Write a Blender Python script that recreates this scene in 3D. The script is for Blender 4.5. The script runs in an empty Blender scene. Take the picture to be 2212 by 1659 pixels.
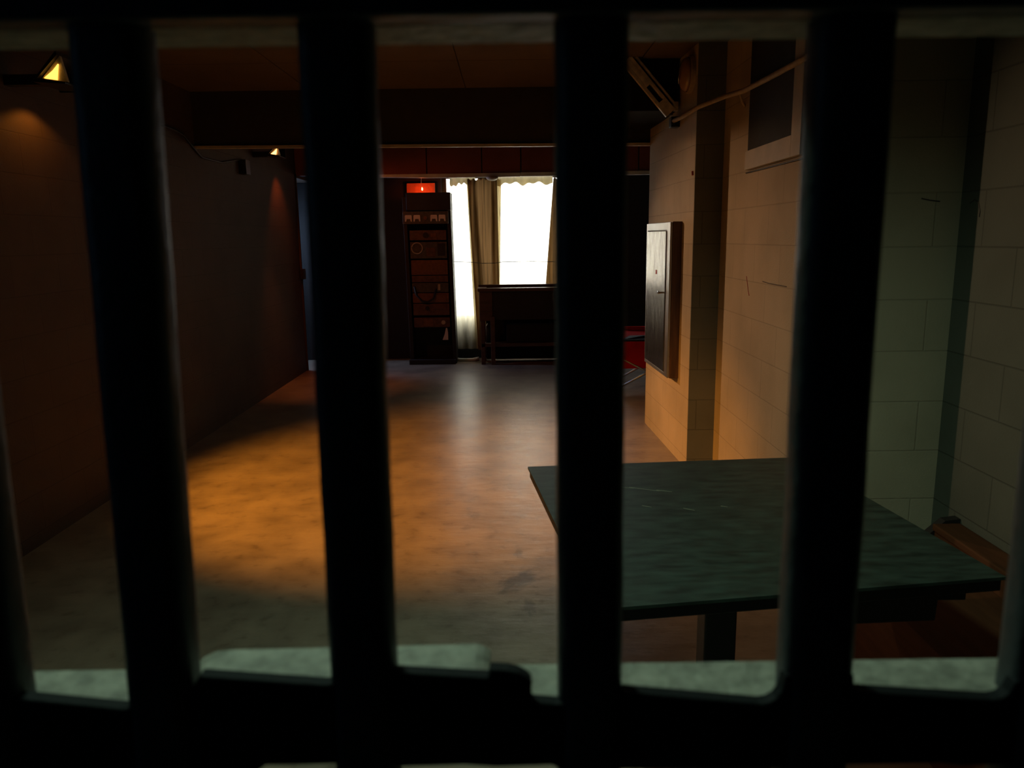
import bpy, bmesh, math, random
from mathutils import Vector, Matrix
random.seed(7)
PI = math.pi
S = bpy.context.scene
COL = S.collection

# ---------------------------------------------------------------- camera
cd = bpy.data.cameras.new('camera'); cam = bpy.data.objects.new('camera', cd); COL.objects.link(cam)
cd.sensor_width = 36; cd.lens = 1660 / 2212 * 36; cd.clip_start = 0.01; cd.clip_end = 200
cam.matrix_world = Matrix.Translation((0, 0, 1.55)) @ Matrix.Rotation(math.radians(90 - 10.8), 4, 'X') @ Matrix.Rotation(math.radians(-0.8), 4, 'Z')
cd.dof.use_dof = True; cd.dof.focus_distance = 6.5; cd.dof.aperture_fstop = 8.0
S.camera = cam

# ---------------------------------------------------------------- world, exposure
w = bpy.data.worlds.new('world'); S.world = w; w.use_nodes = True
bg = w.node_tree.nodes['Background']; bg.inputs[0].default_value = (0.93, 0.97, 1.0, 1); bg.inputs[1].default_value = 11.0
S.view_settings.view_transform = 'Standard'; S.view_settings.look = 'None'
S.view_settings.exposure = 0.0; S.view_settings.gamma = 1.0; S.view_settings.use_curve_mapping = False

def aim(o, p, q):
    d = Vector(q) - Vector(p); o.location = p; o.rotation_euler = d.to_track_quat('-Z', 'Y').to_euler()
def area(name, p, q, sx, sy, power, color, portal=False):
    l = bpy.data.lights.new(name, 'AREA'); l.shape = 'RECTANGLE'; l.size = sx; l.size_y = sy
    l.energy = power; l.color = color
    if portal: l.cycles.is_portal = True
    o = bpy.data.objects.new(name, l); COL.objects.link(o); aim(o, p, q); return o
def spot(name, p, q, power, color, deg, blend, r):
    l = bpy.data.lights.new(name, 'SPOT'); l.energy = power; l.color = color
    l.spot_size = math.radians(deg); l.spot_blend = blend; l.shadow_soft_size = r
    o = bpy.data.objects.new(name, l); COL.objects.link(o); aim(o, p, q); return o
# daylight through the big window at the far end and through the doorway on the left
area('window_portal', (0.15, 10.3, 1.4), (0.15, 9, 1.4), 2.0, 1.9, 1, (1, 1, 1), portal=True)
area('passage_daylight', (-3.4, 9.72, 1.7), (-1.1, 8.5, 0.0), 0.35, 0.6, 24, (0.42, 0.62, 1.0))
# greenish light over the near cell
spot('cell_light', (-0.40, 1.15, 2.58), (0.15, 1.9, 0), 80, (0.66, 1.0, 0.76), 118, 1.0, 0.10)
# weak bluish light in the corridor the picture was taken from
area('corridor_light', (-1.5, 0.02, 1.75), (0, 0.4, 1.45), 0.25, 0.6, 0.16, (0.28, 0.60, 1.0))

# ---------------------------------------------------------------- materials
def newmat(name):
    m = bpy.data.materials.new(name); m.use_nodes = True
    nt = m.node_tree; b = nt.nodes['Principled BSDF']
    return m, nt, b
def N(nt, t, **k):
    n = nt.nodes.new(t)
    for a, v in k.items(): setattr(n, a, v)
    return n
def surf(name, col, rough=0.6, metal=0.0, var=0.25, scale=6.0, bump=0.1, bscale=60.0, spec=0.5, stretch=(1, 1, 1), col2=None):
    m, nt, b = newmat(name); L = nt.links.new
    tc = N(nt, 'ShaderNodeTexCoord'); mp = N(nt, 'ShaderNodeMapping'); mp.inputs['Scale'].default_value = stretch
    L(tc.outputs['Object'], mp.inputs[0])
    n1 = N(nt, 'ShaderNodeTexNoise'); n1.inputs['Scale'].default_value = scale; n1.inputs['Detail'].default_value = 6
    L(mp.outputs[0], n1.inputs['Vector'])
    rp = N(nt, 'ShaderNodeValToRGB')
    c2 = col2 or tuple(c * (1 - var) for c in col)
    rp.color_ramp.elements[0].position = 0.32; rp.color_ramp.elements[1].position = 0.68
    rp.color_ramp.elements[0].color = (*c2, 1); rp.color_ramp.elements[1].color = (*col, 1)
    L(n1.outputs[0], rp.inputs[0]); L(rp.outputs[0], b.inputs['Base Color'])
    b.inputs['Roughness'].default_value = rough; b.inputs['Metallic'].default_value = metal
    b.inputs['Specular IOR Level'].default_value = spec
    if bump:
        n2 = N(nt, 'ShaderNodeTexNoise'); n2.inputs['Scale'].default_value = bscale; n2.inputs['Detail'].default_value = 4
        L(mp.outputs[0], n2.inputs['Vector'])
        bp = N(nt, 'ShaderNodeBump'); bp.inputs['Strength'].default_value = bump; bp.inputs['Distance'].default_value = 0.01
        L(n2.outputs[0], bp.inputs['Height']); L(bp.outputs[0], b.inputs['Normal'])
    return m
def blockwall(name, col, rough=0.75, joint=0.8, jb=0.35, zoff=0.07, stain=0.2):
    m, nt, b = newmat(name); L = nt.links.new
    g = N(nt, 'ShaderNodeNewGeometry'); tc = N(nt, 'ShaderNodeTexCoord')
    sp = N(nt, 'ShaderNodeSeparateXYZ'); L(tc.outputs['Object'], sp.inputs[0])
    sn = N(nt, 'ShaderNodeSeparateXYZ'); L(g.outputs['True Normal'], sn.inputs[0])
    ab = N(nt, 'ShaderNodeMath', operation='ABSOLUTE'); L(sn.outputs[0], ab.inputs[0])
    gt = N(nt, 'ShaderNodeMath', operation='GREATER_THAN'); L(ab.outputs[0], gt.inputs[0]); gt.inputs[1].default_value = 0.5
    mx = N(nt, 'ShaderNodeMix'); mx.data_type = 'FLOAT'
    L(gt.outputs[0], mx.inputs['Factor']); L(sp.outputs[0], mx.inputs[2]); L(sp.outputs[1], mx.inputs[3])
    zo = N(nt, 'ShaderNodeMath', operation='SUBTRACT'); L(sp.outputs[2], zo.inputs[0]); zo.inputs[1].default_value = zoff
    cb = N(nt, 'ShaderNodeCombineXYZ'); L(mx.outputs[0], cb.inputs[0]); L(zo.outputs[0], cb.inputs[1])
    br = N(nt, 'ShaderNodeTexBrick'); L(cb.outputs[0], br.inputs['Vector'])
    br.inputs['Scale'].default_value = 1; br.inputs['Brick Width'].default_value = 0.4064; br.inputs['Row Height'].default_value = 0.2032
    br.inputs['Mortar Size'].default_value = 0.004; br.inputs['Mortar Smooth'].default_value = 0.6
    br.inputs['Color1'].default_value = (*col, 1); br.inputs['Color2'].default_value = (*[c * 0.94 for c in col], 1)
    br.inputs['Mortar'].default_value = (*[c * joint for c in col], 1)
    n1 = N(nt, 'ShaderNodeTexNoise'); n1.inputs['Scale'].default_value = 2.2; n1.inputs['Detail'].default_value = 8
    L(tc.outputs['Object'], n1.inputs['Vector'])
    rp = N(nt, 'ShaderNodeValToRGB'); rp.color_ramp.elements[0].position = 0.3; rp.color_ramp.elements[1].position = 0.6
    rp.color_ramp.elements[0].color = (1 - stain, 1 - stain, 1 - stain * 1.1, 1); rp.color_ramp.elements[1].color = (1, 1, 1, 1)
    L(n1.outputs[0], rp.inputs[0])
    mu = N(nt, 'ShaderNodeMix'); mu.data_type = 'RGBA'; mu.blend_type = 'MULTIPLY'; mu.inputs['Factor'].default_value = 1
    L(br.outputs['Color'], mu.inputs[6]); L(rp.outputs[0], mu.inputs[7]); L(mu.outputs[2], b.inputs['Base Color'])
    b.inputs['Roughness'].default_value = rough; b.inputs['Specular IOR Level'].default_value = 0.25
    n2 = N(nt, 'ShaderNodeTexNoise'); n2.inputs['Scale'].default_value = 130; n2.inputs['Detail'].default_value = 4
    L(tc.outputs['Object'], n2.inputs['Vector'])
    iv = N(nt, 'ShaderNodeMath', operation='MULTIPLY_ADD'); L(br.outputs['Fac'], iv.inputs[0]); iv.inputs[1].default_value = -1.0; iv.inputs[2].default_value = 1.0
    b1 = N(nt, 'ShaderNodeBump'); b1.inputs['Strength'].default_value = jb; b1.inputs['Distance'].default_value = 0.006; L(iv.outputs[0], b1.inputs['Height'])
    b2 = N(nt, 'ShaderNodeBump'); b2.inputs['Strength'].default_value = 0.35; b2.inputs['Distance'].default_value = 0.003
    L(n2.outputs[0], b2.inputs['Height']); L(b1.outputs[0], b2.inputs['Normal']); L(b2.outputs[0], b.inputs['Normal'])
    return m
def emis(name, col, s):
    m, nt, b = newmat(name); b.inputs['Base Color'].default_value = (*col, 1)
    b.inputs['Emission Color'].default_value = (*col, 1); b.inputs['Emission Strength'].default_value = s; return m
def floormat():
    m, nt, b = newmat('painted_concrete'); L = nt.links.new
    tc = N(nt, 'ShaderNodeTexCoord'); mp = N(nt, 'ShaderNodeMapping'); mp.inputs['Scale'].default_value = (1, 1, 1)
    L(tc.outputs['Object'], mp.inputs[0])
    n1 = N(nt, 'ShaderNodeTexNoise'); n1.inputs['Scale'].default_value = 3.5; n1.inputs['Detail'].default_value = 9; n1.inputs['Roughness'].default_value = 0.62
    L(mp.outputs[0], n1.inputs['Vector'])
    rp = N(nt, 'ShaderNodeValToRGB')
    e = rp.color_ramp.elements; e[0].position = 0.30; e[1].position = 0.62
    e[0].color = (0.165, 0.13, 0.098, 1); e[1].color = (0.29, 0.235, 0.175, 1)
    L(n1.outputs[0], rp.inputs[0])
    n3 = N(nt, 'ShaderNodeTexNoise'); n3.inputs['Scale'].default_value = 14; n3.inputs['Detail'].default_value = 6
    L(mp.outputs[0], n3.inputs['Vector'])
    r3 = N(nt, 'ShaderNodeValToRGB'); r3.color_ramp.elements[0].position = 0.30; r3.color_ramp.elements[1].position = 0.42
    r3.color_ramp.elements[0].color = (0.62, 0.6, 0.58, 1); r3.color_ramp.elements[1].color = (1, 1, 1, 1)
    L(n3.outputs[0], r3.inputs[0])
    mu = N(nt, 'ShaderNodeMix'); mu.data_type = 'RGBA'; mu.blend_type = 'MULTIPLY'; mu.inputs['Factor'].default_value = 0.5
    L(rp.outputs[0], mu.inputs[6]); L(r3.outputs[0], mu.inputs[7])
    # worn spots and an oil stain, fixed to the floor
    cur = mu.outputs[2]
    for (x, y, rx, ry, rot, k) in ((0.02, 3.30, 0.085, 0.17, -0.5, 0.38), (0.06, 3.05, 0.04, 0.10, 0.1, 0.55), (-0.22, 4.15, 0.04, 0.08, 0, 0.8), (0.02, 3.62, 0.03, 0.07, 0, 0.65), (-0.62, 2.95, 0.1, 0.07, 0.3, 0.75)):
        q = N(nt, 'ShaderNodeMapping', vector_type='TEXTURE'); q.inputs['Location'].default_value = (x, y, 0)
        q.inputs['Rotation'].default_value = (0, 0, rot); q.inputs['Scale'].default_value = (rx, ry, 1)
        L(tc.outputs['Object'], q.inputs[0])
        nv = N(nt, 'ShaderNodeTexNoise'); nv.inputs['Scale'].default_value = 1.6; nv.inputs['Detail'].default_value = 4; L(q.outputs[0], nv.inputs['Vector'])
        ln = N(nt, 'ShaderNodeVectorMath', operation='LENGTH'); L(q.outputs[0], ln.inputs[0])
        ad = N(nt, 'ShaderNodeMath', operation='MULTIPLY_ADD'); L(nv.outputs[0], ad.inputs[0]); ad.inputs[1].default_value = 1.6; L(ln.outputs['Value'], ad.inputs[2])
        mr = N(nt, 'ShaderNodeMapRange'); mr.inputs[1].default_value = 1.2; mr.inputs[2].default_value = 1.75; mr.inputs[3].default_value = k; mr.inputs[4].default_value = 1.0
        L(ad.outputs[0], mr.inputs[0])
        m2 = N(nt, 'ShaderNodeVectorMath', operation='SCALE'); L(cur, m2.inputs[0]); L(mr.outputs[0], m2.inputs['Scale']); cur = m2.outputs[0]
    L(cur, b.inputs['Base Color'])
    rr = N(nt, 'ShaderNodeMapRange'); rr.inputs[3].default_value = 0.26; rr.inputs[4].default_value = 0.42; L(n3.outputs[0], rr.inputs[0]); L(rr.outputs[0], b.inputs['Roughness'])
    mb = N(nt, 'ShaderNodeMapping'); mb.inputs['Scale'].default_value = (3.2, 7.5, 1); L(tc.outputs['Object'], mb.inputs[0])
    nb = N(nt, 'ShaderNodeTexNoise'); nb.inputs['Scale'].default_value = 1.6; nb.inputs['Detail'].default_value = 7; L(mb.outputs[0], nb.inputs['Vector'])
    bp = N(nt, 'ShaderNodeBump'); bp.inputs['Strength'].default_value = 0.22; bp.inputs['Distance'].default_value = 0.014
    L(nb.outputs[0], bp.inputs['Height']); L(bp.outputs[0], b.inputs['Normal'])
    b.inputs['Specular IOR Level'].default_value = 0.5
    return m
def cloth(name, col, trans=0.6, clear=0.0, streak=False):
    m, nt, b = newmat(name); L = nt.links.new; nt.nodes.remove(b)
    out = nt.nodes['Material Output']
    d = N(nt, 'ShaderNodeBsdfDiffuse'); t = N(nt, 'ShaderNodeBsdfTranslucent')
    tc = N(nt, 'ShaderNodeTexCoord'); n1 = N(nt, 'ShaderNodeTexNoise'); n1.inputs['Scale'].default_value = 9; n1.inputs['Detail'].default_value = 5
    mp = N(nt, 'ShaderNodeMapping'); mp.inputs['Scale'].default_value = (3.5, 2, 0.12) if streak else (2, 2, 0.5); L(tc.outputs['Object'], mp.inputs[0]); L(mp.outputs[0], n1.inputs['Vector'])
    rp = N(nt, 'ShaderNodeValToRGB'); rp.color_ramp.elements[0].position = 0.3; rp.color_ramp.elements[1].position = 0.7
    rp.color_ramp.elements[0].color = (*[c * (0.28 if streak else 0.7) for c in col], 1); rp.color_ramp.elements[1].color = (*col, 1)
    L(n1.outputs[0], rp.inputs[0]); L(rp.outputs[0], d.inputs[0]); L(rp.outputs[0], t.inputs[0])
    mx = N(nt, 'ShaderNodeMixShader'); mx.inputs[0].default_value = trans; L(d.outputs[0], mx.inputs[1]); L(t.outputs[0], mx.inputs[2])
    last = mx
    if clear:
        tr = N(nt, 'ShaderNodeBsdfTransparent'); m2 = N(nt, 'ShaderNodeMixShader'); m2.inputs[0].default_value = clear
        L(mx.outputs[0], m2.inputs[1]); L(tr.outputs[0], m2.inputs[2]); last = m2
    L(last.outputs[0], out.inputs['Surface']); return m
def glassmat():
    m, nt, b = newmat('window_glass'); L = nt.links.new; nt.nodes.remove(b)
    g = N(nt, 'ShaderNodeBsdfGlossy'); g.inputs['Roughness'].default_value = 0.02
    t = N(nt, 'ShaderNodeBsdfTransparent'); x = N(nt, 'ShaderNodeMixShader'); x.inputs[0].default_value = 0.08
    L(t.outputs[0], x.inputs[1]); L(g.outputs[0], x.inputs[2]); L(x.outputs[0], nt.nodes['Material Output'].inputs['Surface']); return m

M = dict(
    floor=floormat(),
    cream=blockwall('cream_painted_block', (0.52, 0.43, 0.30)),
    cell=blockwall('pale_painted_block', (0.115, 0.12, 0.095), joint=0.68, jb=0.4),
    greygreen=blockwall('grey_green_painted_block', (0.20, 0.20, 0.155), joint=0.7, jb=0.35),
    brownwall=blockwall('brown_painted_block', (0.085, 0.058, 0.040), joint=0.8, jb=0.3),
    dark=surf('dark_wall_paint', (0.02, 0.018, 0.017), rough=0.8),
    ceiling=surf('brown_ceiling_board', (0.125, 0.09, 0.062), rough=0.8, scale=2),
    duct=surf('black_duct_paint', (0.02, 0.018, 0.014), rough=0.9, spec=0.1),
    beam=surf('dark_beam_paint', (0.05, 0.038, 0.028), rough=0.7),
    pale=surf('pale_edge_paint', (0.55, 0.47, 0.38), rough=0.5),
    white=surf('white_trim_paint', (0.85, 0.92, 0.92), rough=0.45),
    fascia=surf('red_brown_board', (0.30, 0.085, 0.055), rough=0.6, scale=3),
    iron=surf('dark_iron_paint', (0.085, 0.095, 0.10), rough=0.5, bump=0.25, bscale=45, scale=18, spec=0.5),  # pale gate paint darkened, its unlit look put into the colour
    railblack=surf('black_rail_paint', (0.014, 0.016, 0.018), rough=0.7, bump=0.2, spec=0.2),  # darker copy of the iron for the eye-level rail, shade painted in
    worn=surf('worn_pale_paint', (0.48, 0.46, 0.38), rough=0.6, bump=0.35, bscale=90, scale=70, var=0.45),
    table=surf('dark_green_steel', (0.034, 0.052, 0.041), rough=0.5, spec=0.35, bump=0.05, bscale=40, scale=4, stretch=(3, 9, 1), col2=(0.012, 0.018, 0.014)),
    tabledark=surf('dark_table_edge', (0.02, 0.025, 0.03), rough=0.5),
    scratch=surf('bare_scratch', (0.40, 0.40, 0.28), rough=0.4, bump=0),
    brownwood=surf('brown_stained_wood', (0.085, 0.036, 0.016), rough=0.85, spec=0.1, stretch=(8, 1, 8), scale=5),
    boxwood=surf('dark_backing_wood', (0.14, 0.075, 0.045), rough=0.4, stretch=(10, 10, 1), scale=4, var=0.5),
    steel=surf('brushed_steel', (0.40, 0.37, 0.33), rough=0.27, metal=1.0, scale=5, stretch=(1, 2, 1), bump=0.45, bscale=7, col2=(0.25, 0.22, 0.20)),
    steelframe=surf('plain_steel', (0.50, 0.50, 0.50), rough=0.35, metal=0.9, bump=0.05),
    chrome=surf('chrome', (0.8, 0.8, 0.78), rough=0.12, metal=1.0, bump=0),
    galv=surf('galvanised_pipe', (0.48, 0.38, 0.26), rough=0.8, metal=0.0, spec=0.15, scale=20),
    bracket=surf('pale_bracket_paint', (0.80, 0.70, 0.55), rough=0.5, var=0.4, scale=25),
    black=surf('black_metal', (0.018, 0.016, 0.016), rough=0.5),
    void=surf('black_panel', (0.012, 0.012, 0.012), rough=0.8),
    hatch=surf('dark_hatch_board', (0.04, 0.036, 0.026), spec=0.1, rough=0.7),
    hatchframe=surf('cream_frame_paint', (0.50, 0.43, 0.31), rough=0.6),
    rackframe=surf('black_rack_metal', (0.02, 0.018, 0.018), rough=0.6),
    panel_a=surf('rust_brown_panel', (0.17, 0.09, 0.06), rough=0.5, scale=25, var=0.5),
    panel_b=surf('red_brown_panel', (0.22, 0.10, 0.05), rough=0.5, scale=30, var=0.35),
    panel_c=surf('dull_grey_panel', (0.11, 0.11, 0.09), rough=0.5, scale=30, var=0.5),
    label=surf('pale_label', (0.88, 0.84, 0.80), rough=0.5, bump=0),
    redboard=surf('orange_board', (0.8, 0.2, 0.06), rough=0.6, scale=12, var=0.4),
    bench=surf('workbench_wood', (0.11, 0.06, 0.045), rough=0.42, stretch=(1, 6, 6), scale=5, var=0.4),
    redcloth=surf('red_canvas', (0.75, 0.02, 0.025), rough=0.9, spec=0.1, bump=0.2, bscale=200),
    blackcloth=surf('black_canvas', (0.02, 0.02, 0.02), rough=0.8),
    sheer=cloth('sheer_white_curtain', (0.90, 0.82, 0.58), 0.6, 0.12),
    lower=cloth('unlined_curtain', (0.72, 0.66, 0.42), 0.5),
    drape=cloth('golden_brown_drape', (0.22, 0.12, 0.045), 0.3, streak=True),
    cream_edge=cloth('cream_curtain_hem', (0.85, 0.72, 0.44), 0.30),
    glass=glassmat(),
    rubber=surf('black_cable', (0.02, 0.018, 0.016), rough=0.5, bump=0),
    doorblue=surf('blue_grey_door_paint', (0.25, 0.38, 0.40), rough=0.5),
    redmark=surf('red_mark', (0.45, 0.03, 0.02), rough=0.6, bump=0),
    darkmark=surf('dark_pencil_mark', (0.09, 0.07, 0.06), rough=0.7, bump=0),
    glow=emis('amber_lamp_glass', (1.0, 0.46, 0.06), 3.2),
    glow2=emis('orange_lamp_glass', (1.0, 0.42, 0.12), 4.5),
    bulb=emis('hot_bulb', (1.0, 0.55, 0.3), 2.5),
    ground=surf('outside_gravel', (0.4, 0.38, 0.34), rough=0.9),
)
# brushed-steel door: uneven polish
nt = M['steel'].node_tree

# ---------------------------------------------------------------- mesh helpers
class MB:
    def __init__(s): s.bm = bmesh.new(); s.mi = 0; s.mats = []
    def setm(s, i): s.mi = i
    def face(s, vs):
        try: f = s.bm.faces.new(vs); f.material_index = s.mi; return f
        except ValueError: return None
    def hexa(s, P):                       # 8 points: bottom 0-3 ccw, top 4-7
        v = [s.bm.verts.new(p) for p in P]
        for q in ((3, 2, 1, 0), (4, 5, 6, 7), (0, 1, 5, 4), (1, 2, 6, 5), (2, 3, 7, 6), (3, 0, 4, 7)): s.face([v[i] for i in q])
        return s
    def box(s, x0, x1, y0, y1, z0, z1):
        return s.hexa([(x0, y0, z0), (x1, y0, z0), (x1, y1, z0), (x0, y1, z0), (x0, y0, z1), (x1, y0, z1), (x1, y1, z1), (x0, y1, z1)])
    def prism(s, pts, axis, a, b):        # polygon in the two other axes extruded along axis
        def mk(p, t):
            if axis == 0: return (t, p[0], p[1])
            if axis == 1: return (p[0], t, p[1])
            return (p[0], p[1], t)
        A = [s.bm.verts.new(mk(p, a)) for p in pts]; B = [s.bm.verts.new(mk(p, b)) for p in pts]
        n = len(pts); s.face(A[::-1]); s.face(B)
        for i in range(n): s.face([A[i], A[(i + 1) % n], B[(i + 1) % n], B[i]])
        return s
    def tube(s, pts, r, n=12, cap=True):
        pts = [Vector(p) for p in pts]; rings = []
        for i, p in enumerate(pts):
            d = (pts[min(i + 1, len(pts) - 1)] - pts[max(i - 1, 0)]).normalized()
            u = d.cross(Vector((0, 0, 1)))
            if u.length < 0.05: u = d.cross(Vector((1, 0, 0)))
            u.normalize(); v = d.cross(u)
            rr = r[i] if isinstance(r, (list, tuple)) else r
            rings.append([s.bm.verts.new(p + (u * math.cos(2 * PI * k / n) + v * math.sin(2 * PI * k / n)) * rr) for k in range(n)])
        for a, b in zip(rings, rings[1:]):
            for k in range(n): s.face([a[k], a[(k + 1) % n], b[(k + 1) % n], b[k]])
        if cap: s.face(rings[0][::-1]); s.face(rings[-1])
        return s
    def build(s, name, mat, parent=None, bevel=0, seg=2, smooth=False, mats=None):
        bmesh.ops.recalc_face_normals(s.bm, faces=s.bm.faces)
        me = bpy.data.meshes.new(name); s.bm.to_mesh(me); s.bm.free()
        for mm in (mats or [mat]): me.materials.append(mm)
        if smooth:
            for p in me.polygons: p.use_smooth = True
        o = bpy.data.objects.new(name, me); COL.objects.link(o)
        if parent: o.parent = parent; o.matrix_parent_inverse = Matrix.Identity(4); o.location = (0, 0, 0) if parent.parent or parent.type == 'MESH' else -parent.location
        if bevel:
            md = o.modifiers.new('bevel', 'BEVEL'); md.width = bevel; md.segments = seg; md.limit_method = 'ANGLE'; md.angle_limit = math.radians(40)
        return o
def thing(name, loc, label, cat, group=None):
    o = bpy.data.objects.new(name, None); COL.objects.link(o); o.location = loc; o.empty_display_size = 0.1
    tag(o, label, cat, group); return o
def tag(o, label, cat, group=None):
    o['label'] = label; o['category'] = cat
    if group: o['group'] = group
    return o
def struct(o): o['kind'] = 'structure'; return o
def stroke(mb, pts, wd, axis):            # a thin raised mark on a wall, one millimetre proud
    for a, b in zip(pts, pts[1:]):
        mb.tube([a, b], wd, 5)

CZ = 2.70
# ================================================================ SETTING
struct(MB().box(-4.2, 4.2, -1.9, 10.6, -0.1, 0).build('floor', M['floor']))
# ceiling boards with thin open seams
c = MB(); c.box(-4.2, 4.2, -1.9, 10.6, CZ + 0.012, CZ + 0.12)
xs = [-4.2, -1.55, -0.33, 0.89, 2.11, 4.2]
for x0, x1 in zip(xs, xs[1:]):
    ys = [-1.9, 0.5, 2.94, 5.38, 7.82, 10.6]
    for y0, y1 in zip(ys, ys[1:]): c.box(x0 + 0.003, x1 - 0.003, y0 + 0.003, y1 - 0.003, CZ, CZ + 0.014)
struct(c.build('ceiling', M['ceiling'], bevel=0.002, seg=1))
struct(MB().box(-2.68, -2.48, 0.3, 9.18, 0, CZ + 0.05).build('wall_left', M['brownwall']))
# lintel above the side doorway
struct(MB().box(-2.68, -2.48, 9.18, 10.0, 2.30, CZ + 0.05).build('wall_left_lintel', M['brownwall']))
mb = MB(); mb.box(1.34, 1.95, 3.0, 4.98, 0, CZ + 0.05); mb.setm(1)
stroke(mb, [(1.3395, 4.395, 1.315), (1.3395, 4.375, 1.28), (1.3395, 4.35, 1.235), (1.3395, 4.33, 1.21)], 0.0025, 0)
mb.setm(2); stroke(mb, [(1.3395, 4.11, 1.302), (1.3395, 4.0, 1.297), (1.3395, 3.88, 1.297), (1.3395, 3.75, 1.297)], 0.0025, 0)
stroke(mb, [(1.567, 2.9995, 1.674), (1.60, 2.9995, 1.667), (1.638, 2.9995, 1.662)], 0.0025, 1)
struct(mb.build('wall_right', None, mats=[M['cream'], M['redmark'], M['darkmark']]))
mb = MB()
mb.hexa([(1.165, 4.98, 0), (1.95, 4.98, 0), (1.95, 6.30, 0), (1.115, 6.30, 0), (1.165, 4.98, CZ + 0.05), (1.95, 4.98, CZ + 0.05), (1.95, 6.30, CZ + 0.05), (1.115, 6.30, CZ + 0.05)])
mb.setm(2); mb.box(1.166, 1.345, 4.972, 4.98, 0, CZ + 0.05); mb.setm(1); mb.tube([(1.160, 5.02, 1.945), (1.161, 5.015, 1.92)], 0.008, 6)  # front face set in a darker grey-green than the pier's sides
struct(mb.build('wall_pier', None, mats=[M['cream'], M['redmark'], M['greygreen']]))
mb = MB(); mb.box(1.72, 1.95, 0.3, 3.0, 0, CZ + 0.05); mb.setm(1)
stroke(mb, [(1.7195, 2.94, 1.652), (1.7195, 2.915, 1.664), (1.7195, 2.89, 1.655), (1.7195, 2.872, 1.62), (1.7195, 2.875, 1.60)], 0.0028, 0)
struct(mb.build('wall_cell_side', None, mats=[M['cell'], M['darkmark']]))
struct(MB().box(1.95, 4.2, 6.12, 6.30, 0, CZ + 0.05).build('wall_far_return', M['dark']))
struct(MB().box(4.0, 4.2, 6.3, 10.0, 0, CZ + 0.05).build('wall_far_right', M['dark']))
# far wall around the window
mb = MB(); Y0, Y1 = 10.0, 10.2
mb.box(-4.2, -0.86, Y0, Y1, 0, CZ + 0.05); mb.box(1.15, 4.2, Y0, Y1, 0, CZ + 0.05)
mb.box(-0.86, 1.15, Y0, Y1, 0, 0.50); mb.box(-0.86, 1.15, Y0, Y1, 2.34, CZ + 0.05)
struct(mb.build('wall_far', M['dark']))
# window frame, mullion and panes
mb = MB()
mb.box(-0.86, -0.80, 10.04, 10.10, 0.5, 2.34); mb.box(1.09, 1.15, 10.04, 10.10, 0.5, 2.34)
mb.box(-0.80, 1.09, 10.04, 10.10, 0.5, 0.55); mb.box(-0.80, 1.09, 10.04, 10.10, 2.29, 2.34); mb.box(-0.39, -0.28, 10.03, 10.11, 0.55, 2.29)
wf = struct(mb.build('window_1', M['brownwood'], bevel=0.004))
MB().box(-0.80, -0.39, 10.066, 10.070, 0.55, 2.29).build('pane', M['glass'], wf)
MB().box(-0.28, 1.09, 10.066, 10.070, 0.55, 2.29).build('pane', M['glass'], wf)
# unseen walls added outside the left doorway to keep it dim
mb = MB(); mb.box(-4.2, -4.1, 8.6, 10.4, 0, 2.7); mb.box(-4.2, -2.68, 8.5, 8.6, 0, 2.7)
struct(mb.build('wall_passage', M['dark']))
dr = struct(MB().box(-2.44, -1.66, 9.86, 9.90, 0.015, 2.24).build('door_1', M['doorblue'], bevel=0.004))
MB().tube([(-1.74, 9.86, 1.02), (-1.74, 9.80, 1.02)], 0.012, 10).build('door_handle', M['chrome'], dr)
mb = MB(); mb.box(-2.50, -2.44, 9.80, 10.0, 0, 2.28); mb.box(-2.70, -2.462, 9.17, 9.20, 0, 2.30); mb.box(-2.70, -2.462, 9.17, 9.95, 2.26, 2.30)
struct(mb.build('trim_1', M['brownwall'], bevel=0.003))
# latch plate on the near edge of the doorway
struct(MB().box(-2.468, -2.425, 9.10, 9.20, 1.10, 1.22).build('trim_2', M['black'], bevel=0.004))
# corridor behind the camera and masonry around the gate
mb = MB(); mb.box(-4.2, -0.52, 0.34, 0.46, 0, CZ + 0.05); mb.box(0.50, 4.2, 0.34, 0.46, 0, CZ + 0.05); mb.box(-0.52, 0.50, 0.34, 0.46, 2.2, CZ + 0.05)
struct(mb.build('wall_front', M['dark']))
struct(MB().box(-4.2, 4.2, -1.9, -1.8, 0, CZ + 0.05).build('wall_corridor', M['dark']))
mb = MB(); mb.box(-4.2, -4.1, -1.8, 0.34, 0, CZ + 0.05); mb.box(4.1, 4.2, -1.8, 0.34, 0, CZ + 0.05)
struct(mb.build('wall_corridor_ends', M['dark']))
# deep beam across the room with a pale lower edge
def slope_beam(y0, y1, za, zb, zc, zd):
    return [(-2.48, y0, za), (4.0, y0, zb), (4.0, y1, zb), (-2.48, y1, za), (-2.48, y0, zc), (4.0, y0, zd), (4.0, y1, zd), (-2.48, y1, zc)]
bmo = struct(MB().hexa(slope_beam(6.32, 6.42, 2.286, 2.240, CZ, CZ)).build('trim_3', M['beam']))
MB().hexa(slope_beam(6.30, 6.345, 2.272, 2.226, 2.292, 2.250)).build('edge_strip', M['pale'], bmo)
# boxed-in duct beside the pier
struct(MB().box(0.55, 1.135, 5.40, 6.32, 2.37, 2.698).build('trim_4', M['duct'], bevel=0.004))
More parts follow.
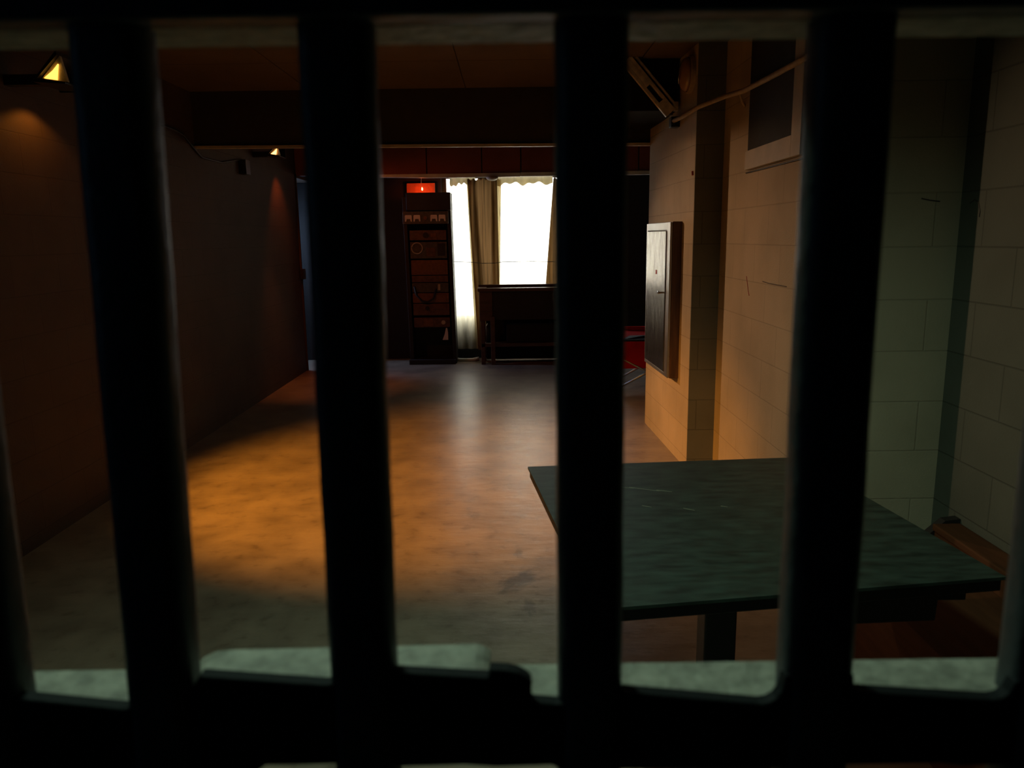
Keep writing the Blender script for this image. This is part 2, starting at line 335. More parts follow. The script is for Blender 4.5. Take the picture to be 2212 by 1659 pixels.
# red-brown boards above the window, with a white rail below them
seams = [-2.48, -1.72, -0.952, -0.315, 0.138, 0.80, 1.5, 4.0]
mb = MB()
for a, b in zip(seams, seams[1:]): mb.box(a + 0.006, b - 0.006, 9.20, 9.235, 2.285, CZ)
mb.setm(1); mb.box(-2.48, 4.0, 9.235, 9.27, 2.28, CZ)
fa = struct(mb.build('trim_5', None, mats=[M['fascia'], M['dark']], bevel=0.003))
MB().hexa([(-2.0, 9.17, 2.262), (-0.92, 9.17, 2.238), (-0.92, 9.21, 2.238), (-2.0, 9.21, 2.262), (-2.0, 9.17, 2.285), (-0.92, 9.17, 2.283), (-0.92, 9.21, 2.283), (-2.0, 9.21, 2.285)]).box(-0.92, 0.13, 9.17, 9.21, 2.238, 2.283).box(0.134, 4.0, 9.17, 9.21, 2.241, 2.286).build('white_rail', M['white'], fa, bevel=0.002)
# ground outside
struct(MB().box(-6, 8, 10.6, 20, -0.2, -0.05).build('floor_outside', M['ground']))

# ================================================================ BARRED GATE
gate = thing('barred_gate', (0, 0.40, 0), 'dark iron prison gate of upright bars and cross rails filling the foreground', 'gate')
bars = [(-0.2920, -0.2990, 0.036), (-0.1935, -0.2020, 0.0375), (-0.0835, -0.0870, 0.0370), (0.0415, 0.0420, 0.0362), (0.1695, 0.1715, 0.0395), (0.299, 0.3005, 0.038), (0.428, 0.43, 0.038), (-0.400, -0.403, 0.037)]
for xt, xb, wd in bars:
    mb = MB(); h = wd / 2; d = 0.013; yc = 0.404
    def ring(x, z):
        rr = 0.009; P = []
        for cx, cy, a0 in ((x + h - rr, yc + d - rr, 0), (x - h + rr, yc + d - rr, 90), (x - h + rr, yc - d + rr, 180), (x + h - rr, yc - d + rr, 270)):
            for k in range(5):
                a = math.radians(a0 + k * 22.5); P.append((cx + rr * math.cos(a), cy + rr * math.sin(a), z))
        return P
    def xx(z): return xt + (xb - xt) * (1.665 - z) / 0.345
    zs = [0.05, 0.6, 1.0, 1.2] + [1.25 + 0.028 * i for i in range(16)] + [1.9, 2.15]
    rings = [[mb.bm.verts.new(p) for p in ring((xx(z) if 1.2 < z < 1.7 else (xt if z >= 1.7 else xb)) + random.uniform(-0.0004, 0.0004), z)] for z in zs]
    n = len(rings[0])
    for a, b in zip(rings, rings[1:]):
        for k in range(n): mb.face([a[k], a[(k + 1) % n], b[(k + 1) % n], b[k]])
    mb.face(rings[0][::-1]); mb.face(rings[-1])
    mb.build('bar', M['iron'], gate, smooth=True)
# eye-level cross rail, top edge worn unevenly between the bars
top = [(-0.50, 1.318), (-0.303, 1.301), (-0.225, 1.2910), (-0.186, 1.2910), (-0.181, 1.305), (-0.178, 1.3105), (-0.108, 1.3040), (-0.104, 1.3045), (-0.067, 1.3110), (-0.0155, 1.3070), (-0.0145, 1.3120), (-0.004, 1.3112), (0.002, 1.3095), (0.0065, 1.3065), (0.009, 1.3035), (0.0085, 1.2995), (0.009, 1.2915), (0.022, 1.2900), (0.060, 1.2900), (0.0605, 1.2970), (0.1385, 1.2883), (0.1430, 1.2890), (0.1470, 1.2915), (0.1500, 1.2960), (0.152, 1.306), (0.190, 1.306), (0.1905, 1.2955), (0.270, 1.2890), (0.275, 1.2900), (0.279, 1.2930), (0.282, 1.300), (0.48, 1.300)]
bot = [(0.48, 1.2508), (0.255, 1.2473), (0.245, 1.2490), (0.188, 1.2490), (0.150, 1.2473), (0.026, 1.2483), (0.020, 1.2516), (-0.012, 1.2508), (-0.030, 1.2523), (-0.068, 1.2518), (-0.078, 1.2548), (-0.12, 1.2538), (-0.145, 1.2538), (-0.15, 1.2498), (-0.50, 1.2498)]
MB().prism([p for p in top] + bot, 1, 0.393, 0.402).build('cross_rail', M['railblack'], gate, bevel=0.0006, seg=1)
for z0 in (0.10, 0.49, 0.87, 1.6525, 2.03):
    MB().box(-0.50, 0.48, 0.384, 0.402, z0, z0 + 0.05).build('cross_rail', M['iron'], gate, bevel=0.002)
# pale top plate behind the rail, and the raised latch plate on it
MB().prism([(-0.50, 0.402), (0.48, 0.402), (0.48, 0.4395), (-0.50, 0.4405)], 2, 1.2785, 1.2875).build('sill_plate', M['worn'], gate, bevel=0.0008)
rp = MB(); P = [(-0.2015, 0.436), (-0.1995, 0.4385), (-0.186, 0.4405), (-0.018, 0.4400), (-0.0155, 0.437), (-0.0155, 0.402), (-0.2015, 0.402)]
rp.prism([(-0.2010, 1.2872), (-0.1985, 1.2915), (-0.194, 1.2958), (-0.187, 1.2990), (-0.178, 1.3003), (-0.100, 1.3010), (-0.024, 1.3020), (-0.0190, 1.3005), (-0.0155, 1.2975), (-0.0155, 1.2872)], 1, 0.402, 0.4402)
rp.build('latch_plate', M['worn'], gate, bevel=0.001)
MB().box(-0.50, 0.48, 0.402, 0.4402, 1.6525, 1.664).build('sill_plate', M['worn'], gate, bevel=0.0008)
# ================================================================ STEEL TABLE
tb = thing('steel_table', (0.60, 2.12, 0), 'dark green steel table bolted on one pedestal, scratched square top', 'table')
TL, TR, FR, FL = (0.052, 2.624), (1.032, 2.695), (1.156, 1.687), (0.178, 1.556)
mb = MB(); mb.prism([FL, FR, TR, TL], 2, 0.742, 0.75); mb.setm(1)
for (x, y, a, l) in ((0.42, 2.36, -0.45, 0.10), (0.48, 2.34, -0.4, 0.05), (0.36, 2.38, -0.35, 0.06), (0.52, 2.17, -0.6, 0.035), (0.40, 2.20, -0.5, 0.03), (0.30, 2.12, -0.4, 0.03), (0.63, 2.19, -0.5, 0.02), (0.93, 2.2, -0.25, 0.12), (0.86, 2.05, -0.3, 0.05)):
    mb.hexa([(x + dx * math.cos(a) - dy * math.sin(a), y + dx * math.sin(a) + dy * math.cos(a), z) for z in (0.75, 0.7503) for dx, dy in ((-l / 2, -0.0012), (l / 2, -0.0008), (l / 2, 0.0008), (-l / 2, 0.0012))])
mb.build('tabletop', None, tb, mats=[M['table'], M['scratch']], bevel=0.002)
def lerp2(a, b, t): return (a[0] + (b[0] - a[0]) * t, a[1] + (b[1] - a[1]) * t)
cen = (0.604, 2.14)
inn = [lerp2(p, cen, 0.012) for p in (FL, FR, TR, TL)]; inn2 = [lerp2(p, cen, 0.05) for p in (FL, FR, TR, TL)]
mb = MB()
for i in range(4):
    j = (i + 1) % 4
    mb.hexa([(*inn[i], 0.712), (*inn[j], 0.712), (*inn2[j], 0.712), (*inn2[i], 0.712), (*inn[i], 0.742), (*inn[j], 0.742), (*inn2[j], 0.742), (*inn2[i], 0.742)])
mb.build('apron', M['tabledark'], tb, bevel=0.002)
MB().box(0.560, 0.655, 2.095, 2.190, 0.012, 0.70).build('pedestal', M['tabledark'], tb, bevel=0.006)
mb = MB(); mb.box(0.20, 1.05, 2.09, 2.19, 0.69, 0.742); mb.box(0.55, 0.66, 1.70, 2.60, 0.69, 0.742); mb.build('support_arm', M['tabledark'], tb, bevel=0.004)
mb = MB(); mb.box(0.46, 0.75, 2.0, 2.29, 0, 0.014)
for x in (0.49, 0.72):
    for y in (2.03, 2.26): mb.tube([(x, y, 0.012), (x, y, 0.03)], 0.012, 6)
mb.build('floor_plate', M['tabledark'], tb, bevel=0.002)
mb = MB(); mb.hexa([(0.80, 1.68, 0.638), (1.03, 1.74, 0.612), (1.02, 1.80, 0.612), (0.79, 1.74, 0.638), (0.80, 1.68, 0.712), (1.035, 1.74, 0.712), (1.025, 1.80, 0.712), (0.79, 1.74, 0.712)])
mb.box(1.03, 1.10, 1.74, 1.80, 0.665, 0.712)
mb.build('support_bracket', M['tabledark'], tb, bevel=0.003)

# brown built-in bench along the cell wall
be = thing('wooden_bench', (1.6, 2.0, 0), 'low brown wooden bench box against the block wall behind the table', 'bench')
MB().box(1.22, 1.62, 0.95, 2.80, 0, 0.35).build('lower_step', M['brownwood'], be, bevel=0.005)  # brown box extending the bench under the table
MB().box(1.62, 1.718, 0.95, 2.80, 0, 0.42).build('body', M['brownwood'], be, bevel=0.004)
MB().box(1.61, 1.718, 0.93, 2.80, 0.42, 0.447).build('seat', M['brownwood'], be, bevel=0.005)
MB().prism([(1.60, 0.0), (1.718, 0.0), (1.718, 0.462), (1.66, 0.455), (1.60, 0.40)], 1, 2.802, 2.84).build('end_plate', M['black'], be)

# ================================================================ ON THE PIER AND RIGHT WALLS
eb = thing('electrical_box', (1.13, 5.3, 0.5), 'tall grey steel electrical box on a dark board on the cream pier', 'electrical box')
def px_(y): return 1.165 + (1.115 - 1.165) * (y - 4.98) / 1.32
# everything follows the slightly turned pier face
def slab(y0, y1, o0, o1, z0, z1):
    a, b = px_(y0), px_(y1)
    return [(a - o1, y0, z0), (a - o0, y0, z0), (b - o0, y1, z0), (b - o1, y1, z0), (a - o1, y0, z1), (a - o0, y0, z1), (b - o0, y1, z1), (b - o1, y1, z1)]
MB().hexa(slab(5.25, 6.00, -0.004, 0.062, 0.572, 1.640)).build('backing_board', M['boxwood'], eb, bevel=0.003)
mb = MB(); mb.hexa(slab(5.256, 5.345, 0.062, 0.078, 0.575, 1.636)); mb.hexa(slab(5.96, 5.995, 0.062, 0.078, 0.575, 1.636))
mb.hexa(slab(5.345, 5.96, 0.062, 0.078, 1.585, 1.636)); mb.hexa(slab(5.345, 5.96, 0.062, 0.078, 0.575, 0.60))
mb.build('frame', M['steelframe'], eb, bevel=0.002)
ed = MB().hexa(slab(5.352, 5.955, 0.062, 0.084, 0.604, 1.578)).build('door', M['steel'], eb, bevel=0.003)
kx = px_(5.42) - 0.084
MB().tube([(kx, 5.42, 1.155), (kx - 0.022, 5.42, 1.155), (kx - 0.032, 5.42, 1.155)], [0.006, 0.006, 0.012], 12).build('knob', M['chrome'], ed, smooth=True)
MB().hexa(slab(5.60, 5.64, 0.083, 0.0846, 1.275, 1.305)).build('sticker', M['redmark'], ed)

ol = thing('bulkhead_lamp', (1.15, 5.13, 2.54), 'round glass wall lamp, unlit, near the top of the cream pier', 'wall lamp')
mb = MB()
def lathe_x(mb, cx, cy, cz, prof, n=28):
    rings = [[mb.bm.verts.new((cx - h, cy + r * math.cos(2 * PI * k / n), cz + r * math.sin(2 * PI * k / n))) for k in range(n)] for h, r in prof]
    for a, b in zip(rings, rings[1:]):
        for k in range(n): mb.face([a[k], a[(k + 1) % n], b[(k + 1) % n], b[k]])
    mb.face(rings[0]); mb.face(rings[-1][::-1]); return mb
lathe_x(mb, 1.163, 5.13, 2.545, [(0, 0.115), (0.022, 0.115), (0.028, 0.108)]); mb.build('base', M['galv'], ol, smooth=False)
mb = MB(); lathe_x(mb, 1.136, 5.13, 2.545, [(0, 0.105), (0.015, 0.103), (0.030, 0.092), (0.042, 0.07), (0.050, 0.04), (0.052, 0.008)])
gl = surf('amber_glass_dome', (0.42, 0.24, 0.12), rough=0.12, bump=0, spec=0.8)
mb.build('glass_dome', gl, ol, smooth=True)
mb = MB(); mb.tube([(1.083, 5.13, 2.60), (1.079, 5.115, 2.57), (1.079, 5.12, 2.53), (1.083, 5.135, 2.49)], 0.003, 6); mb.build('wire_guard', M['chrome'], ol, smooth=True)  # single thin bright curve over the front of the dome

ha = thing('wall_hatch', (1.34, 4.1, 1.9), 'cream framed hatch with a dark panel high on the cream wall', 'hatch')
mb = MB(); mb.box(1.312, 1.342, 3.60, 3.72, 1.90, 2.62); mb.box(1.312, 1.342, 3.72, 4.43, 1.90, 2.0); mb.box(1.312, 1.342, 3.72, 4.43, 2.60, 2.66)
mb.build('frame', M['hatchframe'], ha, bevel=0.002)
MB().box(1.326, 1.340, 3.72, 4.43, 2.0, 2.60).build('panel', M['hatch'], ha)
tag(MB().tube([(1.335, 4.47, 1.888), (1.335, 4.1, 1.886), (1.335, 3.60, 1.884), (1.335, 3.572, 1.892), (1.335, 3.56, 1.93), (1.335, 3.552, 2.30), (1.335, 3.55, 2.62)], 0.004, 8).build('thin_cable', M['rubber'], smooth=True), 'thin dark cable running under and up beside the cream framed hatch', 'cable')  # dark strip modelled in place of the frame's shadow and gap

pi_ = thing('conduit_pipe', (1.2, 4.8, 2.3), 'rusty tan pipe slanting from the pier across the hatch on the wall', 'pipe')
MB().tube([(1.105, 5.42, 2.302), (1.125, 5.2, 2.30), (1.16, 4.90, 2.315), (1.24, 4.62, 2.325), (1.28, 4.40, 2.315), (1.29, 4.0, 2.306), (1.295, 3.6, 2.30), (1.30, 3.05, 2.30)], 0.014, 14).build('pipe', M['galv'], pi_, smooth=True)
MB().tube([(1.28, 4.46, 2.312), (1.31, 4.52, 2.28), (1.338, 4.56, 2.262)], 0.007, 8).build('branch', M['galv'], pi_, smooth=True)
MB().box(1.09, 1.150, 5.38, 5.45, 2.262, 2.33).build('end_clamp', M['black'], pi_, bevel=0.004)

# pale slotted bracket hanging diagonally from the duct
fx = thing('slotted_bracket', (0.95, 5.36, 2.33), 'pale slotted metal bracket hanging diagonally below the dark duct by the pier', 'bracket')
def diag(mb, u0, u1, v0, v1, y0, y1):
    O = Vector((1.030, 0, 2.345)); U = Vector((-0.66, 0, 0.75)); V = Vector((0.75, 0, 0.66))
    def q(u, v, y): p = O + U * u + V * v; return (p.x, y, p.z)
    mb.hexa([q(u0, v0, y0), q(u0, v1, y0), q(u1, v1, y0), q(u1, v0, y0), q(u0, v0, y1), q(u0, v1, y1), q(u1, v1, y1), q(u1, v0, y1)])
mb = MB()
diag(mb, -0.03, 0.07, 0.0, 0.075, 5.34, 5.372); diag(mb, 0.07, 0.42, 0.0, 0.022, 5.34, 5.372); diag(mb, 0.07, 0.42, 0.054, 0.075, 5.34, 5.372)
diag(mb, 0.20, 0.42, 0.022, 0.054, 5.34, 5.372)
mb.build('slotted_plate', M['bracket'], fx, bevel=0.002)
mb = MB(); diag(mb, 0.07, 0.20, 0.018, 0.058, 5.366, 5.38); mb.build('slot', M['void'], fx)
mb = MB(); diag(mb, -0.04, 0.42, 0.090, 0.103, 5.345, 5.372); mb.build('side_rail', M['bracket'], fx, bevel=0.002)
MB().box(1.055, 1.095, 5.345, 5.378, 2.335, 2.385).build('hinge', M['black'], fx, bevel=0.004)
MB().box(1.095, 1.13, 5.35, 5.388, 2.36, 2.42).build('mounting_tab', M['bracket'], fx, bevel=0.003)

# ================================================================ LEFT WALL LAMPS AND CABLE
def flood(name, label, x, y, z, s, glow, ln):
    t = thing(name, (-2.48, y, z), label, 'lamp', 'floodlights on the brown left wall')
    # triangular hood, open towards the room, seen end on
    A, B, Cc = (x - 0.062 * s, z - 0.012 * s), (x + 0.06 * s, z - 0.03 * s), (x + 0.035 * s, z + 0.09 * s)
    mb = MB(); mb.prism([(A[0] - 0.03, A[1] - 0.02), (B[0] + 0.0, B[1] - 0.012), (B[0], B[1] - 0.004), (A[0] - 0.02, A[1] - 0.004)], 1, y - 0.012, y + ln)
    mb.prism([(A[0] - 0.03, A[1] - 0.01), (A[0] - 0.008, A[1]), (Cc[0], Cc[1]), (Cc[0] - 0.004, Cc[1] + 0.02)], 1, y - 0.012, y + ln)
    mb.box(x - 0.1 * s, x + 0.06 * s, y + ln, y + ln + 0.01, z - 0.04 * s, z + 0.1 * s)
    mb.build('hood', M['black'], t)
    MB().box(-2.48, A[0] - 0.02, y + ln * 0.3, y + ln * 0.55, z - 0.03, z + 0.02).build('arm', M['black'], t, bevel=0.003)
    P = lambda u, v: (A[0] + (B[0] - A[0]) * u + (Cc[0] - A[0]) * v, A[1] + (B[1] - A[1]) * u + (Cc[1] - A[1]) * v)
    MB().prism([P(0.10, 0.02), P(0.60, 0.02), P(0.36, 0.40), P(0.20, 0.66), P(0.20, 0.38)], 1, y + 0.004, y + 0.02).build('lens', glow, t)
    MB().prism([P(0.0, 0.0), P(1, 0), P(0.9, 0.1), P(0, 1), P(0.0, 0.5)], 1, y + 0.012, y + 0.03).build('reflector', M['bracket'], t)
    return t
flood('flood_lamp', 'larger lit amber floodlight at top left, nearest the gate', -2.195, 3.93, 2.350, 1.0, M['glow'], 0.22)
flood('flood_lamp', 'smaller lit orange floodlight farther down the brown left wall', -2.245, 7.66, 2.378, 0.78, M['glow2'], 0.20)
# their light
spot('amber_flood', (-2.10, 4.02, 2.30), (-0.72, 4.85, 0.0), 390, (1.0, 0.36, 0.035), 76, 0.65, 0.05)
spot('amber_wall_spill', (-2.32, 4.16, 2.27), (-2.46, 4.14, 1.2), 2.4, (1.0, 0.34, 0.04), 138, 0.35, 0.02)
spot('amber_side_spill', (-2.05, 4.02, 2.32), (1.72, 2.30, 1.15), 120, (1.0, 0.70, 0.44), 34, 0.9, 0.03)
spot('warm_flood', (-2.15, 7.58, 2.34), (1.25, 4.6, 0.35), 235, (1.0, 0.57, 0.31), 50, 0.8, 0.05)
spot('red_wall_spill', (-2.27, 8.42, 2.36), (-2.48, 8.5, 1.5), 8, (1.0, 0.16, 0.02), 84, 0.8, 0.03)
spot('red_floor_spill', (-2.15, 7.82, 2.28), (-1.95, 8.15, 0.0), 34, (1.0, 0.24, 0.05), 52, 0.8, 0.04)
spot('red_rack_spill', (-2.15, 7.80, 2.30), (-1.2, 9.3, 0.9), 14, (1.0, 0.19, 0.04), 96, 0.7, 0.05)
tag(MB().box(-2.48, -2.41, 7.30, 7.42, 2.155, 2.285).build('junction_box', M['black'], bevel=0.004), 'small black junction box on the brown wall beside the farther floodlight', 'electrical box')
tag(MB().tube([(-2.468, 4.3, 2.42), (-2.468, 4.9, 2.40), (-2.468, 5.5, 2.374), (-2.468, 5.95, 2.366), (-2.468, 6.10, 2.345), (-2.468, 6.26, 2.275), (-2.468, 6.42, 2.215), (-2.468, 6.85, 2.215), (-2.468, 7.36, 2.29)], 0.008, 8).build('lamp_cable', M['rubber'], smooth=True), 'dark cable looping along the brown wall between the two floodlights', 'cable')

# ================================================================ FAR END: RACK, CURTAINS, BENCH
rk = thing('equipment_rack', (-1.0, 9.7, 0), 'tall dark rack of rust-brown equipment panels left of the bright window', 'equipment rack')
def rx(z): return 0.03 * (1 - z / 2.09)       # the rack leans a little
mb = MB()
for x in (-1.30, -0.765):
    mb.hexa([(x + rx(0), 9.56, 0.0), (x + 0.045 + rx(0), 9.56, 0.0), (x + 0.045 + rx(0), 9.86, 0.0), (x + rx(0), 9.86, 0.0), (x, 9.56, 2.05), (x + 0.045, 9.56, 2.05), (x + 0.045, 9.86, 2.05), (x, 9.86, 2.05)])
mb.box(-1.27, -0.72, 9.83, 9.86, 0.05, 2.05); mb.box(-1.28, -0.70, 9.50, 9.86, 0.0, 0.06)
mb.build('frame', M['rackframe'], rk, bevel=0.003)
MB().box(-1.25, -0.715, 9.53, 9.86, 1.885, 2.095).build('top_unit', M['rackframe'], rk, bevel=0.006)
sk = MB().box(-1.30, -0.745, 9.535, 9.60, 1.725, 1.875).build('socket_panel', M['panel_c'], rk, bevel=0.004)
for x in (-1.228, -1.125, -0.920, -0.820):
    mb = MB(); mb.prism([(x - 0.042, 1.755), (x - 0.028, 1.755), (x - 0.020, 1.785), (x + 0.020, 1.785), (x + 0.028, 1.755), (x + 0.042, 1.755), (x + 0.040, 1.822), (x + 0.034, 1.832), (x - 0.034, 1.832), (x - 0.040, 1.822)], 1, 9.525, 9.536)
    mb.build('socket', M['label'], sk)
MB().tube([(-1.022, 9.54, 1.795), (-1.022, 9.52, 1.795)], 0.022, 16).build('dial', M['panel_b'], sk)
rows = [(1.53, 1.65, 'panel_a'), (1.31, 1.51, 'panel_c'), (1.11, 1.29, 'panel_b'), (1.02, 1.10, 'panel_a'), (0.895, 1.01, 'panel_c'), (0.765, 0.885, 'panel_b'), (0.61, 0.755, 'panel_a'), (0.46, 0.58, 'panel_a')]
for i, (z0, z1, mt) in enumerate(rows):
    o = rx((z0 + z1) / 2)
    p = MB().box(-1.235 + o, -0.785 + o, 9.575, 9.80, z0, z1).build('rack_panel', M[mt], rk, bevel=0.004)
    if i == 0:
        MB().tube([(-1.03, 9.58, 1.59), (-1.03, 9.565, 1.59)], 0.035, 18).build('dial', M['rackframe'], p)
        MB().box(-0.97, -0.90, 9.566, 9.576, 1.57, 1.615).build('gauge', M['panel_b'], p, bevel=0.003)
    if i == 1:
        mb = MB(); k = [(-1.14 + 0.066 * math.cos(a * PI / 12), 9.566, 1.435 + 0.066 * math.sin(a * PI / 12)) for a in range(25)]
        mb.tube(k, 0.007, 8, cap=False); mb.build('dial_ring', M['pale'], p, smooth=True)
        MB().box(-1.03, -0.915, 9.568, 9.578, 1.33, 1.44).build('cover_plate', M['panel_a'], p, bevel=0.004)
        MB().box(-0.89, -0.80, 9.568, 9.578, 1.34, 1.49).build('meter', M['rackframe'], p, bevel=0.004)
    if i == 2:
        MB().box(-1.11, -0.80, 9.568, 9.578, 1.135, 1.25).build('cover_plate', M['panel_b'], p, bevel=0.004)
    if i == 4:
        MB().tube([(-1.19, 9.56, 0.97), (-1.17, 9.55, 0.87), (-1.10, 9.545, 0.79), (-1.03, 9.545, 0.775), (-0.96, 9.55, 0.82), (-0.92, 9.56, 0.94)], 0.012, 8).build('hose', M['rackframe'], p, smooth=True)
        MB().box(-0.90, -0.87, 9.564, 9.576, 0.92, 0.995).build('switch', M['pale'], p)
    if i == 5:
        MB().box(-0.93, -0.80, 9.566, 9.577, 0.78, 0.865).build('cover_plate', M['panel_b'], p)
    if i == 6:
        MB().box(-0.97, -0.795, 9.566, 9.577, 0.685, 0.745).build('cover_plate', M['panel_a'], p, bevel=0.008)
        MB().tube([(-1.04, 9.58, 0.70), (-1.04, 9.555, 0.70)], 0.025, 14).build('knob', M['rackframe'], p)
    if i == 7:
        MB().box(-1.09, -0.975, 9.566, 9.577, 0.475, 0.565).build('meter', M['panel_b'], p)
        MB().tube([(-0.845, 9.58, 0.52), (-0.845, 9.56, 0.52)], 0.026, 14).build('knob', M['pale'], p)
tag(MB().prism([(-0.86, 0.302), (-0.79, 0.302), (-0.79, 0.40), (-0.80, 0.45), (-0.815, 0.45), (-0.83, 0.38)], 1, 9.55, 9.556).build('paper_scrap', M['label']), 'torn white paper scrap hanging low on the dark rack', 'paper')  # white piece standing for light seen through a gap
bd = tag(MB().box(-1.29, -0.935, 9.955, 9.985, 1.98, 2.235).build('orange_board', M['redboard'], bevel=0.003), 'orange-red board glowing on the wall above the dark rack', 'board')  # orange panel added to paint the red glow on the wall
lp = thing('hanging_bulb', (-1.08, 9.80, 2.2), 'small bulb on a wire in front of the orange-red board', 'lamp')
MB().tube([(-1.085, 9.80, 2.30), (-1.088, 9.80, 2.22), (-1.08, 9.80, 2.17)], 0.004, 6).build('wire', M['galv'], lp)
MB().tube([(-1.08, 9.80, 2.175), (-1.078, 9.80, 2.160), (-1.078, 9.80, 2.145), (-1.076, 9.80, 2.135)], [0.005, 0.011, 0.011, 0.004], 10).build('bulb', M['bulb'], lp, smooth=True)
pl = bpy.data.lights.new('red_bulb_light', 'POINT'); pl.energy = 1.6; pl.color = (1, 0.12, 0.02); pl.shadow_soft_size = 0.03
po = bpy.data.objects.new('red_bulb_light', pl); COL.objects.link(po); po.location = (-1.08, 9.78, 2.12)

def curtain(name, x0t, x1t, x0b, x1b, z0, z1, y, amp, folds, mat, label, phase=0.0, n=90, waist=None):
    mb = MB(); rows_ = 26; V = []
    for j in range(rows_ + 1):
        t = j / rows_; z = z1 + (z0 - z1) * t; row = []
        a0 = x0t + (x0b - x0t) * t; a1 = x1t + (x1b - x1t) * t
        if waist:
            k = math.exp(-((z - waist[0]) / waist[1]) ** 2); m = (a0 + a1) / 2
            a0 += (m - a0) * waist[2] * k; a1 += (m - a1) * waist[2] * k
        for i in range(n + 1):
            s = i / n
            yy = y + amp * math.sin(2 * PI * folds * s + phase + 0.5 * math.sin(3 * t + s * 5)) * (0.6 + 0.4 * t) + 0.006 * math.sin(17 * s + 9 * t)
            row.append(mb.bm.verts.new((a0 + (a1 - a0) * s, yy, z + (0.012 * math.sin(2 * PI * folds * s * 2) if j == 0 else 0))))
        V.append(row)
    for j in range(rows_):
        for i in range(n): mb.face([V[j][i], V[j][i + 1], V[j + 1][i + 1], V[j + 1][i]])
    o = mb.build(name, mat, smooth=True)
    tag(o, label, 'curtain', 'curtains at the far window'); return o
curtain('sheer_curtain', -0.79, -0.45, -0.74, -0.36, 0.135, 2.262, 9.90, 0.018, 3, M['sheer'], 'glowing sheer white curtain beside the rack, reaching the floor')
curtain('drape', -0.52, -0.15, -0.43, -0.14, 0.13, 2.262, 9.822, 0.022, 3, M['drape'], 'golden brown drape gathered between the two bright window areas', phase=1.0)
curtain('curtain_edge', -0.53, -0.44, -0.46, -0.30, 0.14, 2.262, 9.866, 0.006, 1, M['cream_edge'], 'narrow gold curtain edge between left sheer and brown drape')
curtain('curtain_edge', -0.22, -0.10, -0.22, -0.16, 0.14, 2.262, 9.866, 0.006, 1, M['cream_edge'], 'narrow cream curtain edge between brown drape and wide sheer')
curtain('sheer_curtain', -0.20, 0.58, -0.22, 0.60, 0.55, 2.262, 9.90, 0.015, 6, M['sheer'], 'wide glowing sheer white curtain above the workbench')
curtain('drape', 0.55, 0.92, 0.38, 0.90, 0.13, 2.262, 9.822, 0.022, 3, M['drape'], 'brown drape at the right edge of the window above the workbench', phase=0.4)
for sc in [o for o in COL.objects if o.name.startswith('sheer_curtain')]:
    x0, x1 = min(v.co.x for v in sc.data.vertices), max(v.co.x for v in sc.data.vertices)
    mb = MB(); n = 60; top_ = []; low_ = []
    for i in range(n + 1):
        t = i / n; x = x0 + 0.05 + (x1 - x0 - 0.11) * t; y = 9.852 + 0.006 * math.sin(t * 40 * (x1 - x0))
        top_.append(mb.bm.verts.new((x, y, 2.30))); low_.append(mb.bm.verts.new((x, y, 2.215 - 0.03 * abs(math.sin(t * 9 * (x1 - x0) + 1)) ** 6 - 0.012 * math.sin(t * 31))))
    for i in range(n): mb.face([top_[i], top_[i + 1], low_[i + 1], low_[i]])
    mb.build('curtain_heading', M['cream_edge'], sc, smooth=True)
tag(MB().tube([(-0.712, 9.76, 1.262), (-0.66, 9.74, 1.258), (-0.60, 9.74, 1.257), (-0.45, 9.74, 1.250), (-0.36, 9.73, 1.236), (-0.20, 9.73, 1.236), (-0.10, 9.74, 1.250), (0.26, 9.74, 1.251), (0.54, 9.74, 1.243), (0.95, 9.74, 1.24), (1.2, 10.0, 1.24)], 0.004, 6).build('tie_line', M['rubber'], smooth=True), 'thin dark cord stretched across the curtains at mid height', 'cord')
mb = MB(); mb.tube([(-0.195, 9.16, 2.240), (-0.195, 9.16, 2.225), (-0.195, 9.16, 2.205), (-0.195, 9.16, 2.195)], [0.065, 0.072, 0.05, 0.015], 18)
tag(mb.build('round_fitting', M['pale'], smooth=True), 'small round pale fitting under the white rail over the window', 'ceiling fitting')
mb = MB(); mb.tube([(-0.71, 9.74, 0.03), (-0.66, 9.72, 0.022), (-0.58, 9.73, 0.018), (-0.5, 9.72, 0.020), (-0.42, 9.74, 0.03)], [0.018, 0.022, 0.018, 0.022, 0.026], 10)
tag(mb.build('fabric_roll', M['white'], smooth=True), 'pale crumpled cloth on the floor below the sheer curtain', 'cloth')

wb = thing('workbench', (0.35, 9.6, 0), 'dark wooden workbench with deep apron in front of the window', 'workbench')
mb = MB(); mb.box(-0.405, 1.10, 9.40, 9.49, 0.905, 0.945); mb.box(-0.405, -0.30, 9.49, 9.75, 0.905, 0.945); mb.box(-0.405, 1.10, 9.70, 9.775, 0.905, 0.97)
mb.build('worktop', M['bench'], wb, bevel=0.003)
MB().box(-0.30, 1.10, 9.49, 9.70, 0.90, 0.925).build('recessed_tray', M['black'], wb)
MB().box(-0.385, -0.225, 9.42, 9.44, 0.545, 0.905).build('end_panel', M['bench'], wb, bevel=0.003)
MB().box(-0.225, 1.08, 9.43, 9.45, 0.555, 0.905).build('apron', M['rackframe'], wb, bevel=0.002)
for x, y in ((-0.375, 9.44), (-0.375, 9.70), (1.03, 9.44), (1.03, 9.70)):
    MB().box(x, x + 0.05, y, y + 0.05, 0.0, 0.905).build('leg', M['bench'], wb, bevel=0.004)
MB().box(-0.252, -0.200, 9.405, 9.435, 0.0, 0.60).build('leg', M['bench'], wb, bevel=0.004)
MB().box(-0.37, 1.08, 9.44, 9.74, 0.22, 0.26).build('shelf', M['bench'], wb, bevel=0.003)
MB().box(-0.32, 1.05, 9.755, 9.77, 0.02, 0.90).build('back_panel', M['void'], wb)
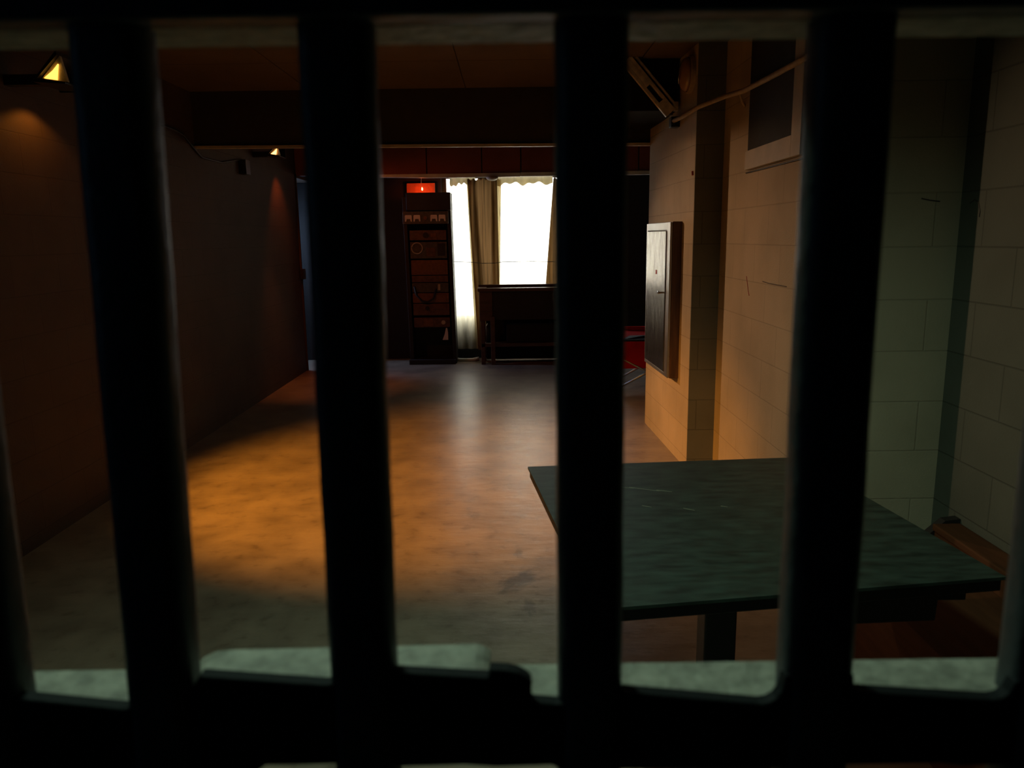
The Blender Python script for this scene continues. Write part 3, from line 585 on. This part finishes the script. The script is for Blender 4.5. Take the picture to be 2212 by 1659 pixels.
tag(MB().box(-0.06, 0.62, 9.50, 9.72, 0.26, 0.50).build('storage_crate', M['void'], bevel=0.01), 'black crate on the lower shelf of the workbench', 'crate')
tag(MB().tube([(-0.29, 9.58, 0.26), (-0.29, 9.58, 0.46), (-0.29, 9.58, 0.50)], [0.03, 0.03, 0.012], 14).build('bottle', M['panel_c'], smooth=True), 'dull bottle at the left end of the workbench shelf', 'bottle')

# red folding chair behind the pier
ch = thing('folding_chair', (1.4, 7.9, 0), 'red canvas folding chair with crossed metal legs behind the pier', 'chair')
def fabric(mb, P, th):
    top_ = [mb.bm.verts.new(p) for p in P]; bt = [mb.bm.verts.new((p[0], p[1], p[2] - th)) for p in P]
    mb.face(top_); mb.face(bt[::-1])
    for i in range(len(P)): mb.face([top_[i], top_[(i + 1) % len(P)], bt[(i + 1) % len(P)], bt[i]])
MB().hexa([(1.06, 7.78, 0.21), (1.72, 7.78, 0.21), (1.72, 7.80, 0.21), (1.06, 7.80, 0.21), (1.06, 7.72, 0.50), (1.72, 7.72, 0.50), (1.72, 7.735, 0.50), (1.06, 7.735, 0.50)]).build('front_flap', M['redcloth'], ch, bevel=0.004)
mb = MB(); fabric(mb, [(1.06, 7.72, 0.505), (1.72, 7.72, 0.505), (1.72, 8.15, 0.545), (1.06, 8.15, 0.575)], 0.02); mb.build('seat', M['redcloth'], ch, bevel=0.004)
mb = MB(); fabric(mb, [(1.10, 7.715, 0.516), (1.70, 7.715, 0.512), (1.66, 7.86, 0.535), (1.38, 7.82, 0.548), (1.22, 7.88, 0.54)], 0.018); mb.build('seat_pad', M['blackcloth'], ch, bevel=0.004)
MB().box(1.06, 1.72, 8.16, 8.18, 0.56, 0.60).build('backrest', M['redcloth'], ch, bevel=0.004)
for (a, b) in (((1.08, 7.74, 0.01), (1.70, 7.74, 0.34)), ((1.70, 7.77, 0.01), (1.08, 7.77, 0.34)), ((1.08, 8.12, 0.01), (1.70, 8.12, 0.34)), ((1.70, 8.15, 0.01), (1.08, 8.15, 0.34))):
    MB().tube([a, b], 0.011, 10).build('leg', M['steelframe'], ch, smooth=True)
